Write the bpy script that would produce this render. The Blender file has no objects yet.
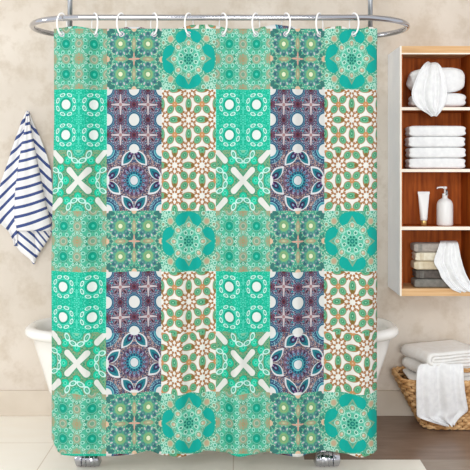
import bpy, bmesh, math, random
from mathutils import Vector, Matrix, noise as mnoise
random.seed(7)
C = bpy.context.scene
COL = C.collection
PI = math.pi
EYE, F = 1.27, 800.0        # eye height in metres, focal length in pixels of a 470 px frame

# ---------------------------------------------------------------- camera, light, exposure
cd = bpy.data.cameras.new('camera'); cam = bpy.data.objects.new('camera', cd); COL.objects.link(cam)
cam.location = (0, 0, EYE); cam.rotation_euler = (PI / 2, 0, 0)
cd.sensor_width = 36; cd.lens = 36 * F / 470; cd.shift_y = -(235 - 166) / 470
cd.clip_start = .05
C.camera = cam
w = bpy.data.worlds.new('world'); C.world = w; w.use_nodes = True
w.node_tree.nodes['Background'].inputs[0].default_value = (.93, .965, 1, 1)
w.node_tree.nodes['Background'].inputs[1].default_value = 0.98
def area(name, loc, target, size, sy, power, color=(1, 1, 1)):
    l = bpy.data.lights.new(name, 'AREA'); l.shape = 'RECTANGLE'; l.size = size; l.size_y = sy; l.energy = power; l.color = color
    o = bpy.data.objects.new(name, l); COL.objects.link(o); o.location = loc
    o.rotation_euler = (Vector(target) - Vector(loc)).to_track_quat('-Z', 'Y').to_euler()
    return o
area('key_light', (-1.5, -2.4, 3.2), (.7, 3.9, .2), 1.4, 1.0, 72, (1, .99, .975))
area('fill_light', (.35, -3.0, 1.5), (.6, 4.0, .3), 1.3, 1.0, 96, (1, .99, .98))
area('left_fill_light', (-5.5, 2.9, 1.4), (.8, 3.9, 1.2), .8, 1.4, 32, (.95, .98, 1))  # added fill from the left, no window there; brightens the cabinet's outer side
C.view_settings.view_transform = 'Standard'; C.view_settings.look = 'None'
C.view_settings.gamma = 1; C.view_settings.use_curve_mapping = False
C.view_settings.exposure = 0.05

# ---------------------------------------------------------------- helpers
def lin(c):
    return tuple(((v / 255) / 12.92 if v / 255 <= .04045 else ((v / 255 + .055) / 1.055) ** 2.4) for v in c[:3]) + (1,)
def at(px, py, Y):          # world point at depth Y for a place in the photograph
    return Vector(((px - 235) * Y / F, Y, EYE - (py - 166) * Y / F))
def X_(px, Y): return (px - 235) * Y / F
def Z_(py, Y): return EYE - (py - 166) * Y / F

def mat(name, rgb, rough=.6, metal=0, rgb2=None, scale=8, bump=0, bscale=120, detail=3, stretch=None, contrast=(.35, .65), spec=None, sheen=0):
    m = bpy.data.materials.new(name); m.use_nodes = True
    nt = m.node_tree; b = nt.nodes['Principled BSDF']
    b.inputs['Roughness'].default_value = rough; b.inputs['Metallic'].default_value = metal
    if spec is not None: b.inputs['Specular IOR Level'].default_value = spec
    if sheen: b.inputs['Sheen Weight'].default_value = sheen
    tc = nt.nodes.new('ShaderNodeTexCoord'); src = tc.outputs['Object']
    if stretch:
        mp = nt.nodes.new('ShaderNodeMapping'); mp.inputs['Scale'].default_value = stretch
        nt.links.new(src, mp.inputs[0]); src = mp.outputs[0]
    n = nt.nodes.new('ShaderNodeTexNoise'); n.inputs['Scale'].default_value = scale; n.inputs['Detail'].default_value = detail
    nt.links.new(src, n.inputs['Vector'])
    r = nt.nodes.new('ShaderNodeValToRGB')
    r.color_ramp.elements[0].position, r.color_ramp.elements[1].position = contrast
    r.color_ramp.elements[0].color = lin(rgb); r.color_ramp.elements[1].color = lin(rgb2 or rgb)
    nt.links.new(n.outputs[0], r.inputs[0]); nt.links.new(r.outputs[0], b.inputs['Base Color'])
    if bump:
        n2 = nt.nodes.new('ShaderNodeTexNoise'); n2.inputs['Scale'].default_value = bscale; n2.inputs['Detail'].default_value = 2
        bp = nt.nodes.new('ShaderNodeBump'); bp.inputs['Strength'].default_value = bump; bp.inputs['Distance'].default_value = .01
        nt.links.new(src, n2.inputs['Vector']); nt.links.new(n2.outputs[0], bp.inputs['Height']); nt.links.new(bp.outputs[0], b.inputs['Normal'])
    return m

def link(name, bm, m, parent=None, smooth=True, mats=None):
    me = bpy.data.meshes.new(name); bm.normal_update(); bm.to_mesh(me); bm.free()
    for x in (mats or [m]): me.materials.append(x)
    if smooth:
        for p in me.polygons: p.use_smooth = True
    o = bpy.data.objects.new(name, me); COL.objects.link(o)
    if parent:
        o.parent = parent; o.location = -parent.location if parent.type == 'EMPTY' else (0, 0, 0)
    return o
def recentre(o):            # put a one-mesh thing's origin at its base centre
    bb = [Vector(c) for c in o.bound_box]
    c = sum(bb, Vector()) / 8; c.z = min(v.z for v in bb)
    o.data.transform(Matrix.Translation(-c)); o.location = c
    return o
def tag(o, label, cat, group=None, kind=None):
    o['label'] = label; o['category'] = cat
    if group: o['group'] = group
    if kind: o['kind'] = kind
    return o
def thing(name, loc, label, cat, group=None):
    o = bpy.data.objects.new(name, None); COL.objects.link(o); o.location = loc; o.empty_display_size = .05
    return tag(o, label, cat, group)
def struct(o): o['kind'] = 'structure'; return o

def box(bm, x0, x1, y0, y1, z0, z1, bev=0, seg=2):
    r = bmesh.ops.create_cube(bm, size=1)
    vs = r['verts']
    for v in vs: v.co = Vector(((x0 + x1) / 2 + v.co.x * (x1 - x0), (y0 + y1) / 2 + v.co.y * (y1 - y0), (z0 + z1) / 2 + v.co.z * (z1 - z0)))
    if bev:
        es = list({e for v in vs for e in v.link_edges})
        bmesh.ops.bevel(bm, geom=es, offset=bev, segments=seg, affect='EDGES', profile=.5)
    return bm
def B(*a, **k): return box(bmesh.new(), *a, **k)

def tube(bm, pts, rad_, n=10, closed=False, caps=True):
    pts = [Vector(p) for p in pts]; N = len(pts); rings = []
    rr = rad_ if isinstance(rad_, (list, tuple)) else [rad_] * N
    prev = None
    for i, p in enumerate(pts):
        if closed: t = pts[(i + 1) % N] - pts[i - 1]
        else: t = pts[min(i + 1, N - 1)] - pts[max(i - 1, 0)]
        t.normalize()
        if prev is None:
            up = Vector((0, 0, 1)) if abs(t.z) < .9 else Vector((1, 0, 0))
            a = t.cross(up).normalized()
        else:
            a = (prev - t * prev.dot(t)).normalized()
        prev = a; b = t.cross(a)
        rings.append([bm.verts.new(p + (a * math.cos(2 * PI * k / n) + b * math.sin(2 * PI * k / n)) * rr[i]) for k in range(n)])
    for i in range(N if closed else N - 1):
        A, Bq = rings[i], rings[(i + 1) % N]
        for k in range(n): bm.faces.new((A[k], A[(k + 1) % n], Bq[(k + 1) % n], Bq[k]))
    if not closed and caps:
        bm.faces.new(rings[0][::-1]); bm.faces.new(rings[-1])
    return bm
def lathe(bm, prof, cx, cy, z0, n=32, sx=1, sy=1):
    rings = []
    for r, z in prof:
        rings.append([bm.verts.new((cx + r * sx * math.cos(2 * PI * k / n), cy + r * sy * math.sin(2 * PI * k / n), z0 + z)) for k in range(n)])
    for A, Bq in zip(rings, rings[1:]):
        for k in range(n): bm.faces.new((A[k], A[(k + 1) % n], Bq[(k + 1) % n], Bq[k]))
    bm.faces.new(rings[0][::-1]); bm.faces.new(rings[-1])
    return bm
def interp(tab, x):
    if x <= tab[0][0]: return tab[0][1]
    for (a, fa), (b, fb) in zip(tab, tab[1:]):
        if x <= b:
            t = (x - a) / (b - a); t = t * t * (3 - 2 * t)
            return fa + (fb - fa) * t
    return tab[-1][1]
def sgnpow(v, e): return math.copysign(abs(v) ** e, v)

# ---------------------------------------------------------------- materials
def wall_material():
    m = mat('travertine_plaster', (213, 201, 187), .85, rgb2=(231, 221, 209), scale=2.2, bump=.12, bscale=26, detail=6, contrast=(.3, .7))
    nt = m.node_tree; b = nt.nodes['Principled BSDF']
    src = b.inputs['Base Color'].links[0].from_socket
    tc = [n for n in nt.nodes if n.type == 'TEX_COORD'][0]
    n = nt.nodes.new('ShaderNodeTexNoise'); n.inputs['Scale'].default_value = 9; n.inputs['Detail'].default_value = 8; n.inputs['Roughness'].default_value = .65
    nt.links.new(tc.outputs['Object'], n.inputs['Vector'])
    r = nt.nodes.new('ShaderNodeValToRGB'); r.color_ramp.elements[0].position = .35; r.color_ramp.elements[1].position = .52
    r.color_ramp.elements[0].color = (1, 1, 1, 1); r.color_ramp.elements[1].color = (0, 0, 0, 1)
    nt.links.new(n.outputs[0], r.inputs[0])
    mx_ = nt.nodes.new('ShaderNodeMix'); mx_.data_type = 'RGBA'
    mul = nt.nodes.new('ShaderNodeMath'); mul.operation = 'MULTIPLY'; mul.inputs[1].default_value = .55
    nt.links.new(r.outputs[0], mul.inputs[0]); nt.links.new(mul.outputs[0], mx_.inputs[0])
    nt.links.new(src, mx_.inputs[6]); mx_.inputs[7].default_value = lin((196, 180, 160)); nt.links.new(mx_.outputs[2], b.inputs['Base Color'])
    return m
M = dict(
    wall=wall_material(),
    ceiling=mat('ceiling_paint', (238, 236, 232), .9, rgb2=(244, 242, 239)),
    skirt=mat('skirting_stone', (208, 195, 178), .5, rgb2=(218, 206, 190), scale=5),
    chrome=mat('polished_chrome', (178, 178, 184), .09, 1, rgb2=(196, 196, 202), scale=4),
    steel=mat('brushed_steel', (150, 152, 156), .38, 1, rgb2=(172, 174, 178), scale=30),
    plastic=mat('white_plastic', (240, 238, 236), .35, rgb2=(248, 246, 244)),
    enamel=mat('white_enamel', (240, 236, 230), .18, rgb2=(246, 243, 239), scale=3),
    lacquer=mat('pale_lacquer', (244, 246, 250), .45, rgb2=(250, 251, 253), scale=6),
    cream=mat('cream_edge', (250, 236, 218), .5, rgb2=(255, 246, 232), scale=14),
    lightwood=mat('light_wood_edge', (216, 168, 114), .5, rgb2=(234, 194, 144), scale=10, stretch=(.4, 3, 12)),
    brownwood=mat('brown_wood', (150, 70, 18), .6, rgb2=(190, 98, 34), spec=.2, scale=9, stretch=(6, 6, .5), bump=.05, bscale=60),
    terry=mat('white_terry', (240, 240, 241), .95, rgb2=(250, 250, 250), scale=40, bump=.35, bscale=420, sheen=.2),
    terrygrey=mat('soft_white_terry', (246, 243, 238), .95, rgb2=(252, 250, 247), scale=40, bump=.35, bscale=420, sheen=.2),
    tw_taupe=mat('taupe_terry', (168, 158, 150), .95, rgb2=(186, 176, 166), scale=60, bump=.3, bscale=420),
    tw_cream=mat('cream_terry', (236, 226, 202), .95, rgb2=(246, 238, 218), scale=60, bump=.3, bscale=420),
    tw_beige=mat('beige_terry', (214, 198, 168), .95, rgb2=(226, 212, 184), scale=60, bump=.3, bscale=420),
    tw_char=mat('charcoal_terry', (88, 82, 78), .95, rgb2=(106, 99, 93), scale=60, bump=.3, bscale=420),
    tw_grey=mat('grey_terry', (124, 122, 116), .95, rgb2=(142, 139, 132), scale=60, bump=.3, bscale=420),
    gold=mat('gold_cap', (226, 190, 120), .3, .6, rgb2=(222, 186, 116)),
    ink=mat('grey_print', (150, 150, 155), .6, rgb2=(160, 160, 165)),
    wicker=mat('woven_wicker', (182, 132, 78), .6, rgb2=(232, 190, 136), scale=22, bump=.3, bscale=160, detail=5, contrast=(.38, .62)),
    wickerdark=mat('dark_wicker_core', (104, 68, 34), .8, rgb2=(126, 86, 46), scale=20),
)

def floor_material():
    m = bpy.data.materials.new('stone_floor_tiles'); m.use_nodes = True; nt = m.node_tree; b = nt.nodes['Principled BSDF']
    N = nt.nodes.new; L = nt.links.new
    tc = N('ShaderNodeTexCoord'); sep = N('ShaderNodeSeparateXYZ'); L(tc.outputs['Object'], sep.inputs[0])
    def mth(op, a, b_=0.0, c=None):
        n = N('ShaderNodeMath'); n.operation = op
        for i, v in enumerate((a, b_, c)):
            if v is None: continue
            if isinstance(v, (int, float)): n.inputs[i].default_value = v
            else: L(v, n.inputs[i])
        return n.outputs[0]
    X, Y = sep.outputs[0], sep.outputs[1]
    def seam(v, off, p, wd):
        q = mth('DIVIDE', mth('SUBTRACT', v, off), p)
        q = mth('ABSOLUTE', mth('SUBTRACT', q, mth('FLOOR', mth('ADD', q, .5))))
        return mth('LESS_THAN', q, wd / p)
    line = mth('MAXIMUM', seam(X, -.827, .82, .0025), seam(Y, 3.67, .41, .0025))
    def noise(scale, stretch, d=5):
        mp = N('ShaderNodeMapping'); mp.inputs['Scale'].default_value = stretch; L(tc.outputs['Object'], mp.inputs[0])
        n = N('ShaderNodeTexNoise'); n.inputs['Scale'].default_value = scale; n.inputs['Detail'].default_value = d; L(mp.outputs[0], n.inputs['Vector']); return n.outputs[0]
    def mix(f, a, b_):
        n = N('ShaderNodeMix'); n.data_type = 'RGBA'
        if isinstance(f, (int, float)): n.inputs[0].default_value = f
        else: L(f, n.inputs[0])
        for i, v in ((6, a), (7, b_)):
            if isinstance(v, tuple): n.inputs[i].default_value = v
            else: L(v, n.inputs[i])
        return n.outputs[2]
    light = mix(noise(5, (1, 3, 1)), lin((248, 240, 226)), lin((254, 250, 240)))
    light = mix(mth('MULTIPLY', line, .7), light, lin((206, 190, 170)))
    dark = mix(noise(7, (1, 4, 1)), lin((106, 84, 70)), lin((162, 136, 118)))
    # the brown slate-look field of floor: right of the tub, up to the pale tiles
    zone = mth('MULTIPLY', mth('GREATER_THAN', X, .30), mth('GREATER_THAN', Y, 3.46))
    zone2 = mth('GREATER_THAN', X, .80)
    dark2 = mix(noise(6, (1, 5, 1)), lin((126, 108, 92)), lin((176, 158, 142)))
    col = mix(zone, light, dark)
    col = mix(mth('MULTIPLY', zone2, mth('LESS_THAN', Y, 3.46)), col, dark2)
    L(col, b.inputs['Base Color']); b.inputs['Roughness'].default_value = .34
    return m
M['floor'] = floor_material()

# ---------------------------------------------------------------- the room
struct(link('floor', B(-2.6, 2.6, -1.2, 4.12, -.05, 0), M['floor'], smooth=False))
struct(link('wall_back', B(-2.6, 2.6, 4.08, 4.2, 0, 2.5), M['wall'], smooth=False))
struct(link('ceiling', B(-2.6, 2.6, 2.9, 4.2, 2.5, 2.56), M['ceiling'], smooth=False))
struct(link('baseboard_back', B(-2.6, 2.6, 4.062, 4.08, 0, Z_(391, 4.062), bev=.003), M['skirt'], smooth=False))

# ---------------------------------------------------------------- curtain print: procedural pattern language
# Every print tile is written as arithmetic on (x, y), tile-local coordinates in -1..1, and becomes a node graph.
class E:
    __slots__ = ('v',)
    def __init__(s, v): s.v = v
    def __add__(a, b): return BK.m('ADD', a, b)
    def __radd__(a, b): return BK.m('ADD', a, b)
    def __sub__(a, b): return BK.m('SUBTRACT', a, b)
    def __rsub__(a, b): return BK.m('SUBTRACT', b, a)
    def __mul__(a, b): return BK.m('MULTIPLY', a, b)
    def __rmul__(a, b): return BK.m('MULTIPLY', a, b)
    def __truediv__(a, b): return BK.m('DIVIDE', a, b)
    def __lt__(a, b): return BK.m('LESS_THAN', a, b)
    def __gt__(a, b): return BK.m('GREATER_THAN', a, b)

def fabs_(a): return BK.m('ABSOLUTE', a)
def fl(a): return BK.m('FLOOR', a)
def mn(a, b): return BK.m('MINIMUM', a, b)
def mx(a, b): return BK.m('MAXIMUM', a, b)
def hyp(x, y): return BK.m('SQRT', x * x + y * y)
def per(a, p=1.0):                      # repeat with period p, centred on multiples of p
    return a - fl(a * (1 / p) + .5) * p

def rad(n, x, y, ph=0.0):               # fold into n wedges; returns (radius along the wedge axis, sideways)
    k = 2 * math.pi / n
    a = BK.m('ARCTAN2', y, x) - ph
    a = a - fl(a * (1 / k) + .5) * k
    r = hyp(x, y)
    return r * BK.m('COSINE', a), r * BK.m('SINE', a), r

def ell(x, y, cx, cy, rx, ry, th=0.0):
    dx = x - cx if cx else x
    dy = y - cy if cy else y
    if th:
        c, s = math.cos(th), math.sin(th)
        dx, dy = dx * c + dy * s, dy * c - dx * s
    p, q = dx * (1 / rx), dy * (1 / ry)
    return p * p + q * q

class Art:
    def __init__(s, rgb): s.c = BK.const(rgb)
    def on(s, mask, rgb): s.c = BK.mix(s.c, mask, rgb)
    def disc(s, x, y, cx, cy, r, rgb): s.on(ell(x, y, cx, cy, r, r) < 1.0, rgb)
    def oval(s, x, y, cx, cy, rx, ry, rgb, th=0.0): s.on(ell(x, y, cx, cy, rx, ry, th) < 1.0, rgb)
    def link(s, x, y, cx, cy, rx, ry, w, rgb, inner, th=0.0):
        q = ell(x, y, cx, cy, rx, ry, th)
        s.on(q < 1.0, rgb); s.on(q < (1 - w) ** 2, inner)
    def leaf(s, x, y, cx, cy, rx, ry, rgb, th=0.0):        # pointed at both ends
        c, n = math.cos(th), math.sin(th)
        dx, dy = x - cx, y - cy
        u, v = dx * c + dy * n, dy * c - dx * n
        s.on(fabs_(v) * (1 / ry) + (u * (1 / rx)) * (u * (1 / rx)) < 1.0, rgb)
    def mottle(s, x, y, sc, thr, rgb, seed=0.0): s.on(BK.noise(x, y, sc, seed) > thr, rgb)

MINT = (160, 222, 202)
def lattice(x, y):                      # fine green lace with tan stars
    X, Y = fabs_(x), fabs_(y)
    a = Art((84, 180, 152))
    a.mottle(X, Y, 18, .55, (142, 170, 138), 1.3)
    a.mottle(X, Y, 24, .58, (48, 150, 124), 4.1)
    a.mottle(X, Y, 21, .63, (158, 226, 204), 7.7)
    dx, dy = X - .5, Y - .5
    u, v, r = rad(8, dx, dy, math.pi / 8)
    a.on(fabs_(r - .30) < .085, (84, 186, 154))
    a.link(u, v, .31, 0, .075, .060, .5, MINT, (40, 152, 128))
    a.on(r < .20, (46, 156, 130)); a.on(fabs_(r - .165) < .012, (110, 200, 174)); a.on(r < .12, (18, 160, 134)); a.on(r < .05, (70, 205, 180))
    cx, cy = mn(X, 1 - X), mn(Y, 1 - Y)                 # stars at the centre, the corners and the mid-sides
    u, v, r = rad(12, cx, cy)
    a.on(r < .27, (120, 186, 156))
    a.link(u, v, .275, 0, .045, .045, .45, (190, 236, 220), (110, 170, 140))
    u, v, r = rad(8, cx, cy)
    a.on(r < .19 + fabs_(v) * -.5, (172, 160, 128)); a.on((BK.noise(cx, cy, 34, 3.2) > .54) * (r < .17), (140, 178, 146)); a.on(r < .06, (184, 146, 108)); a.on(r < .028, (120, 186, 140))
    for px, py in ((.5, 0), (0, .5), (.5, 1), (1, .5)):
        q = ell(X, Y, px, py, .17, .17)
        a.on(q < 1, (140, 188, 160)); a.on(q < .70, (160, 166, 138)); a.on(q < .34, (186, 196, 172)); a.on(q < .18, (120, 168, 142))
    return a.c

def blossoms(x, y):                     # slate-petalled flowers with pale yellow eyes
    X, Y = fabs_(x), fabs_(y)
    a = Art((86, 180, 150))
    a.mottle(X, Y, 20, .55, (62, 142, 124), 2.2)
    a.mottle(X, Y, 24, .60, (166, 202, 176), 5.1)
    dx, dy = X - .5, Y - .5
    u, v, r = rad(8, X, Y, math.pi / 8)                  # dark star between the flowers
    a.oval(u, v, .21, 0, .13, .07, (58, 118, 112))
    u, v, r = rad(4, X, Y)
    a.oval(u, v, .48, 0, .26, .095, (130, 176, 140))
    a.oval(u, v, .50, 0, .18, .060, (186, 150, 128)); a.oval(u, v, .50, 0, .13, .040, (160, 186, 146)); a.oval(u, v, .50, 0, .06, .022, (216, 196, 160))
    a.oval(u, v, .10, 0, .12, .03, (216, 168, 150))
    X1, Y1 = 1 - X, 1 - Y                                # the same at the corners and sides
    u, v, r = rad(8, X1, Y1, math.pi / 8)
    a.oval(u, v, .20, 0, .12, .07, (62, 122, 116)); a.on(r < .08, (232, 214, 210))
    for px, py in ((X1, Y), (X, Y1)):
        u, v, r = rad(8, px, py)
        a.on(r < .10, (225, 190, 160)); a.oval(u, v, .17, 0, .07, .05, (70, 130, 118))
    u, v, r = rad(8, dx, dy)
    a.on(r < .39, (84, 168, 144)); a.oval(rad(16, dx, dy, math.pi / 16)[0], rad(16, dx, dy, math.pi / 16)[1], .41, 0, .018, .022, (200, 206, 186))
    u2, v2, _ = rad(8, dx, dy, math.pi / 8)
    a.oval(u2, v2, .335, 0, .055, .026, (206, 196, 206))
    a.oval(u, v, .30, 0, .105, .082, (84, 138, 136)); a.oval(u, v, .33, 0, .06, .055, (66, 112, 124)); a.oval(u, v, .27, 0, .03, .03, (112, 160, 156))
    a.on(r < .195, (118, 182, 134)); a.on(r < .15, (160, 176, 128)); a.on(r < .125, (120, 176, 128)); a.on(r < .075, (238, 240, 206))
    return a.c

def medallion(x, y):                    # large teal lobes round a lace medallion
    X, Y = fabs_(x), fabs_(y)
    a = Art((98, 176, 146))
    a.mottle(X, Y, 20, .54, (64, 160, 134), 3.3)
    a.mottle(X, Y, 19, .62, (190, 226, 200), 8.8)
    u, v, r = rad(6, X - .84, Y - .84, .3)               # corner lace
    a.link(u, v, .17, 0, .075, .075, .42, (184, 232, 214), (84, 176, 150))
    a.on(r < .07, (176, 224, 204))
    for px, py in ((.55, .93), (.93, .55)):
        a.disc(X, Y, px, py, .085, (184, 228, 206)); a.disc(X, Y, px, py, .05, (150, 160, 130))
    a.disc(X, Y, .66, .66, .13, (178, 204, 172)); a.disc(X, Y, .66, .66, .09, (194, 172, 142))
    for p, q in ((X, Y), (Y, X)):                        # lobes
        a.on(mx(ell(p, q, .70, 0, .29, .47), ell(p, q, 0, 0, .97, .97)) < 1.0, (20, 172, 158))
        a.on(mx(fabs_(q) - (.84 - p) * .62, .3 - p) < 0, (132, 176, 144))
        a.on(mx(fabs_(q) - (.76 - p) * .50, .3 - p) < 0, (84, 172, 148))
    a.on(hyp(X, Y) < .60, (100, 170, 142)); a.on((BK.noise(X, Y, 26, 6.1) > .53) * (hyp(X, Y) < .60), (150, 206, 178))
    u, v, r = rad(8, X, Y)
    a.on(r < .46, (92, 190, 160))
    a.link(u, v, .52, 0, .125, .115, .22, (186, 230, 210), (104, 184, 152))
    a.oval(u, v, .53, 0, .075, .065, (196, 176, 146)); a.oval(u, v, .50, 0, .035, .03, (226, 220, 200))
    u, v, r2 = rad(8, X, Y, math.pi / 8)
    a.on(fabs_(r - .385) < .018, (150, 222, 200))
    a.link(u, v, .30, 0, .075, .065, .35, (206, 238, 222), (60, 150, 128))
    a.on(fabs_(r - .205) < .015, (140, 216, 194))
    a.oval(u, v, .145, 0, .04, .035, (30, 120, 110))
    a.on(r < .08, (28, 132, 122)); a.on(r < .035, (90, 180, 160))
    return a.c

def rosettes(x, y):                     # bright turquoise with white discs in chains
    px, py = per(x - .5), per(y - .5)
    X, Y = fabs_(px), fabs_(py)
    a = Art((36, 194, 160))
    a.mottle(X, Y, 20, .55, (26, 172, 142), 1.1)
    a.mottle(X, Y, 24, .60, (92, 220, 192), 6.4)
    u, v, r = rad(8, px, py, math.pi / 8)
    a.on(r < .27, (26, 166, 138))
    a.on(fabs_(r - .25) < .016, (70, 214, 184))
    a.link(u, v, .335, 0, .060, .102, .42, (206, 244, 234), (34, 164, 136)); a.oval(u, v, .335, 0, .016, .03, (150, 216, 200))
    a.on(r < .160, (236, 240, 236))
    return a.c

def mosaic(x, y):                       # dark violet mosaic of white crosses and pale discs
    px, py = per(x - .5), per(y - .5)
    X, Y = fabs_(px), fabs_(py)
    a = Art((104, 100, 130))
    a.mottle(X, Y, 24, .50, (56, 50, 82), 2.9)
    a.mottle(X, Y, 30, .60, (176, 196, 210), 5.5)
    a.mottle(X, Y, 31, .62, (150, 84, 98), 9.3)
    a.mottle(X, Y, 21, .64, (44, 140, 156), 11.7)
    u, v, r = rad(4, px, py, math.pi / 4)
    a.oval(u, v, .21, 0, .11, .055, (150, 116, 128)); a.oval(u, v, .22, 0, .07, .03, (60, 44, 60))
    u, v, r = rad(4, px, py)
    w = .054 - u * .10
    a.on(mx(fabs_(v) - w - .022, u - .37) < 0, (96, 74, 92)); a.on(mx(fabs_(v) * .55 - w * .52, u - .34) < 0, (206, 196, 200))
    a.on(r < .055, (170, 130, 130))
    sx, sy = .5 - X, .5 - Y
    q = hyp(sx, sy)
    for dx, dy in ((X, sy), (sx, Y)):
        rr = hyp(dx, dy)
        a.on(fabs_(rr - .12) < .02, (92, 70, 92)); a.on(rr < .09, (104, 56, 70)); a.on(rr < .035, (52, 44, 60))
    a.on(q < .29, (50, 66, 104)); a.on(fabs_(q - .26) < .010, (110, 160, 180)); a.on(q < .222, (64, 136, 158)); a.on(q < .20, (226, 226, 222))
    return a.c

BR, GR, GD = (172, 120, 74), (106, 178, 138), (60, 140, 104)
def vines(x, y, shift):                 # white ground, green leaves in copper outlines
    if shift: px, py = per(x - .5), per(y - .5)
    else: px, py = per(x), per(y)
    X, Y = fabs_(px), fabs_(py)         # star at 0,0; four-petal flower at .5,.5
    a = Art((240, 238, 230))
    u, v, r = rad(8, px, py, math.pi / 8)
    a.on(mx(fabs_(v) - .020, fabs_(u - .20) - .095) < 0, BR)
    a.disc(u, v, .135, 0, .042, BR)
    u, v, r = rad(8, px, py)
    V = fabs_(v)
    a.oval(u, V, .285, .042, .10, .022, BR, -.3)
    dx, dy = .5 - X, .5 - Y
    for p, q in ((px, py), (py, px)):
        s = fabs_(fabs_(p) - .5)
        Q = fabs_(q)
        a.oval(s, Q, 0, 0, .235, .122, BR)
        t = per(p - .5)
        a.oval(t, Q, -.035, 0, .17, .104, GR)
        a.oval(t, Q, .15, 0, .065, .06, (134, 112, 60))
        a.oval(t, Q, -.05, 0, .085, .05, GD); a.oval(t, Q, -.05, 0, .04, .022, (150, 214, 176))
    u, v, r = rad(4, dx, dy, math.pi / 4)
    a.oval(u, v, .365, 0, .045, .035, BR)
    a.oval(u, fabs_(v), .385, .055, .045, .026, BR, .7)
    a.oval(u, v, .228, 0, .162, .128, BR); a.oval(u, v, .235, 0, .138, .106, GR); a.oval(u, v, .225, 0, .062, .045, GD)
    a.oval(u, v, .225, 0, .028, .022, (150, 214, 176))
    a.on(r < .095, (204, 148, 98)); a.on(r < .03, (222, 186, 150))
    return a.c

def crosses(x, y):                      # white X between looped chains and turquoise beads
    X, Y = fabs_(x), fabs_(y)
    a = Art((98, 172, 134))
    a.mottle(X, Y, 13, .55, (136, 168, 130), 3.9)
    a.mottle(X, Y, 17, .60, (52, 146, 114), 6.6)
    a.mottle(X, Y, 21, .64, (150, 160, 116), 9.9)
    beads = ((0, .52), (.47, 0), (.41, .66), (.66, .41))
    for cx, cy in beads:
        q = ell(X, Y, cx, cy, .155, .155)
        a.on(q < 1, (66, 158, 122)); a.on(q < .70, (30, 204, 164)); a.on(q < .16, (110, 226, 196)); a.on(q < .05, (24, 176, 140))
    for p, q in ((X, 1 - Y), (1 - X, Y)):
        u, v, r = rad(8, p, q, math.pi / 8)
        a.on(r < .25, (42, 176, 146)); a.on((BK.noise(p, q, 16, 1.9) > .58) * (r < .25), (110, 210, 180))
        a.on(r < .09, (130, 206, 170)); a.on(fabs_(r - .16) < .02, (90, 206, 180))
        a.link(u, v, .37, 0, .088, .150, .40, (200, 242, 232), (72, 172, 142)); a.oval(u, v, .37, 0, .02, .05, (130, 206, 180))
    for p, q in ((X, Y), (1 - X, 1 - Y)):
        d = p - q
        s = (p + q) * .7071
        w = s * .050 + .082
        h = fabs_(d) * .7071
        a.on(mx(h - w - .03, s - .60) < 0, (84, 158, 122))
        a.on(mx(h - w, s - .49) < 0, (232, 232, 226))
        a.on(hyp(s - .48, h) < .104, (232, 232, 226))
    a.on(mx(X + Y, 0) < .08, (232, 232, 226))
    return a.c

def mandala(x, y):                      # plum mandala with paired white-edged leaves
    X, Y = fabs_(x), fabs_(y)
    a = Art((140, 112, 110))
    a.mottle(X, Y, 24, .53, (78, 60, 84), 2.4)
    a.mottle(X, Y, 28, .58, (190, 172, 172), 5.8)
    a.mottle(X, Y, 24, .62, (60, 96, 130), 8.1)
    q = hyp(1 - X, 1 - Y)
    a.on(q < .46, (58, 96, 124)); a.on((BK.noise(X, Y, 22, 4.4) > .55) * (q < .46), (130, 176, 192))
    a.on(q < .34, (54, 70, 110)); a.on(fabs_(q - .28) < .015, (120, 200, 206)); a.on(q < .25, (62, 160, 176)); a.on(q < .21, (228, 228, 226))
    u, v, r = rad(16, X, Y)
    a.on(r < .50, (116, 92, 112)); a.on((BK.noise(X, Y, 24, 7.2) > .54) * (r < .5), (70, 52, 82))
    a.oval(u, v, .44, 0, .035, .04, (150, 140, 170)); a.oval(u, v, .36, 0, .045, .045, (104, 160, 190))
    a.oval(u, v, .36, 0, .02, .02, (60, 40, 80))
    a.on(r < .30, (40, 130, 146)); a.oval(u, v, .255, 0, .04, .025, (36, 60, 100)); a.on(fabs_(r - .19) < .015, (116, 196, 204))
    a.on(r < .145, (216, 220, 222))
    for p, q in ((X, 1 - Y), (Y, 1 - X)):
        # one leaf of the pair per mirror half: axis from the mid-side inwards at about 45 degrees
        a.leaf(p, q, .240, .250, .34, .170, (226, 228, 232), .86)
        a.leaf(p, q, .215, .238, .285, .135, (44, 128, 140), .86)
        a.leaf(p, q, .15, .18, .19, .095, (62, 42, 80), .86)
        a.oval(p, q, .17, .20, .05, .035, (120, 150, 180), .86); a.oval(p, q, .27, .31, .06, .035, (28, 92, 116), .86)
        a.oval(p, q, .10, .10, .045, .03, (150, 120, 160), .86)
        a.oval(p, q, 0, .03, .16, .07, (226, 228, 228))
    return a.c

TILES = [[lattice, blossoms, medallion],
         [rosettes, mosaic, lambda x, y: vines(x, y, False)],
         [crosses, mandala, lambda x, y: vines(x, y, True)]]

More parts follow.
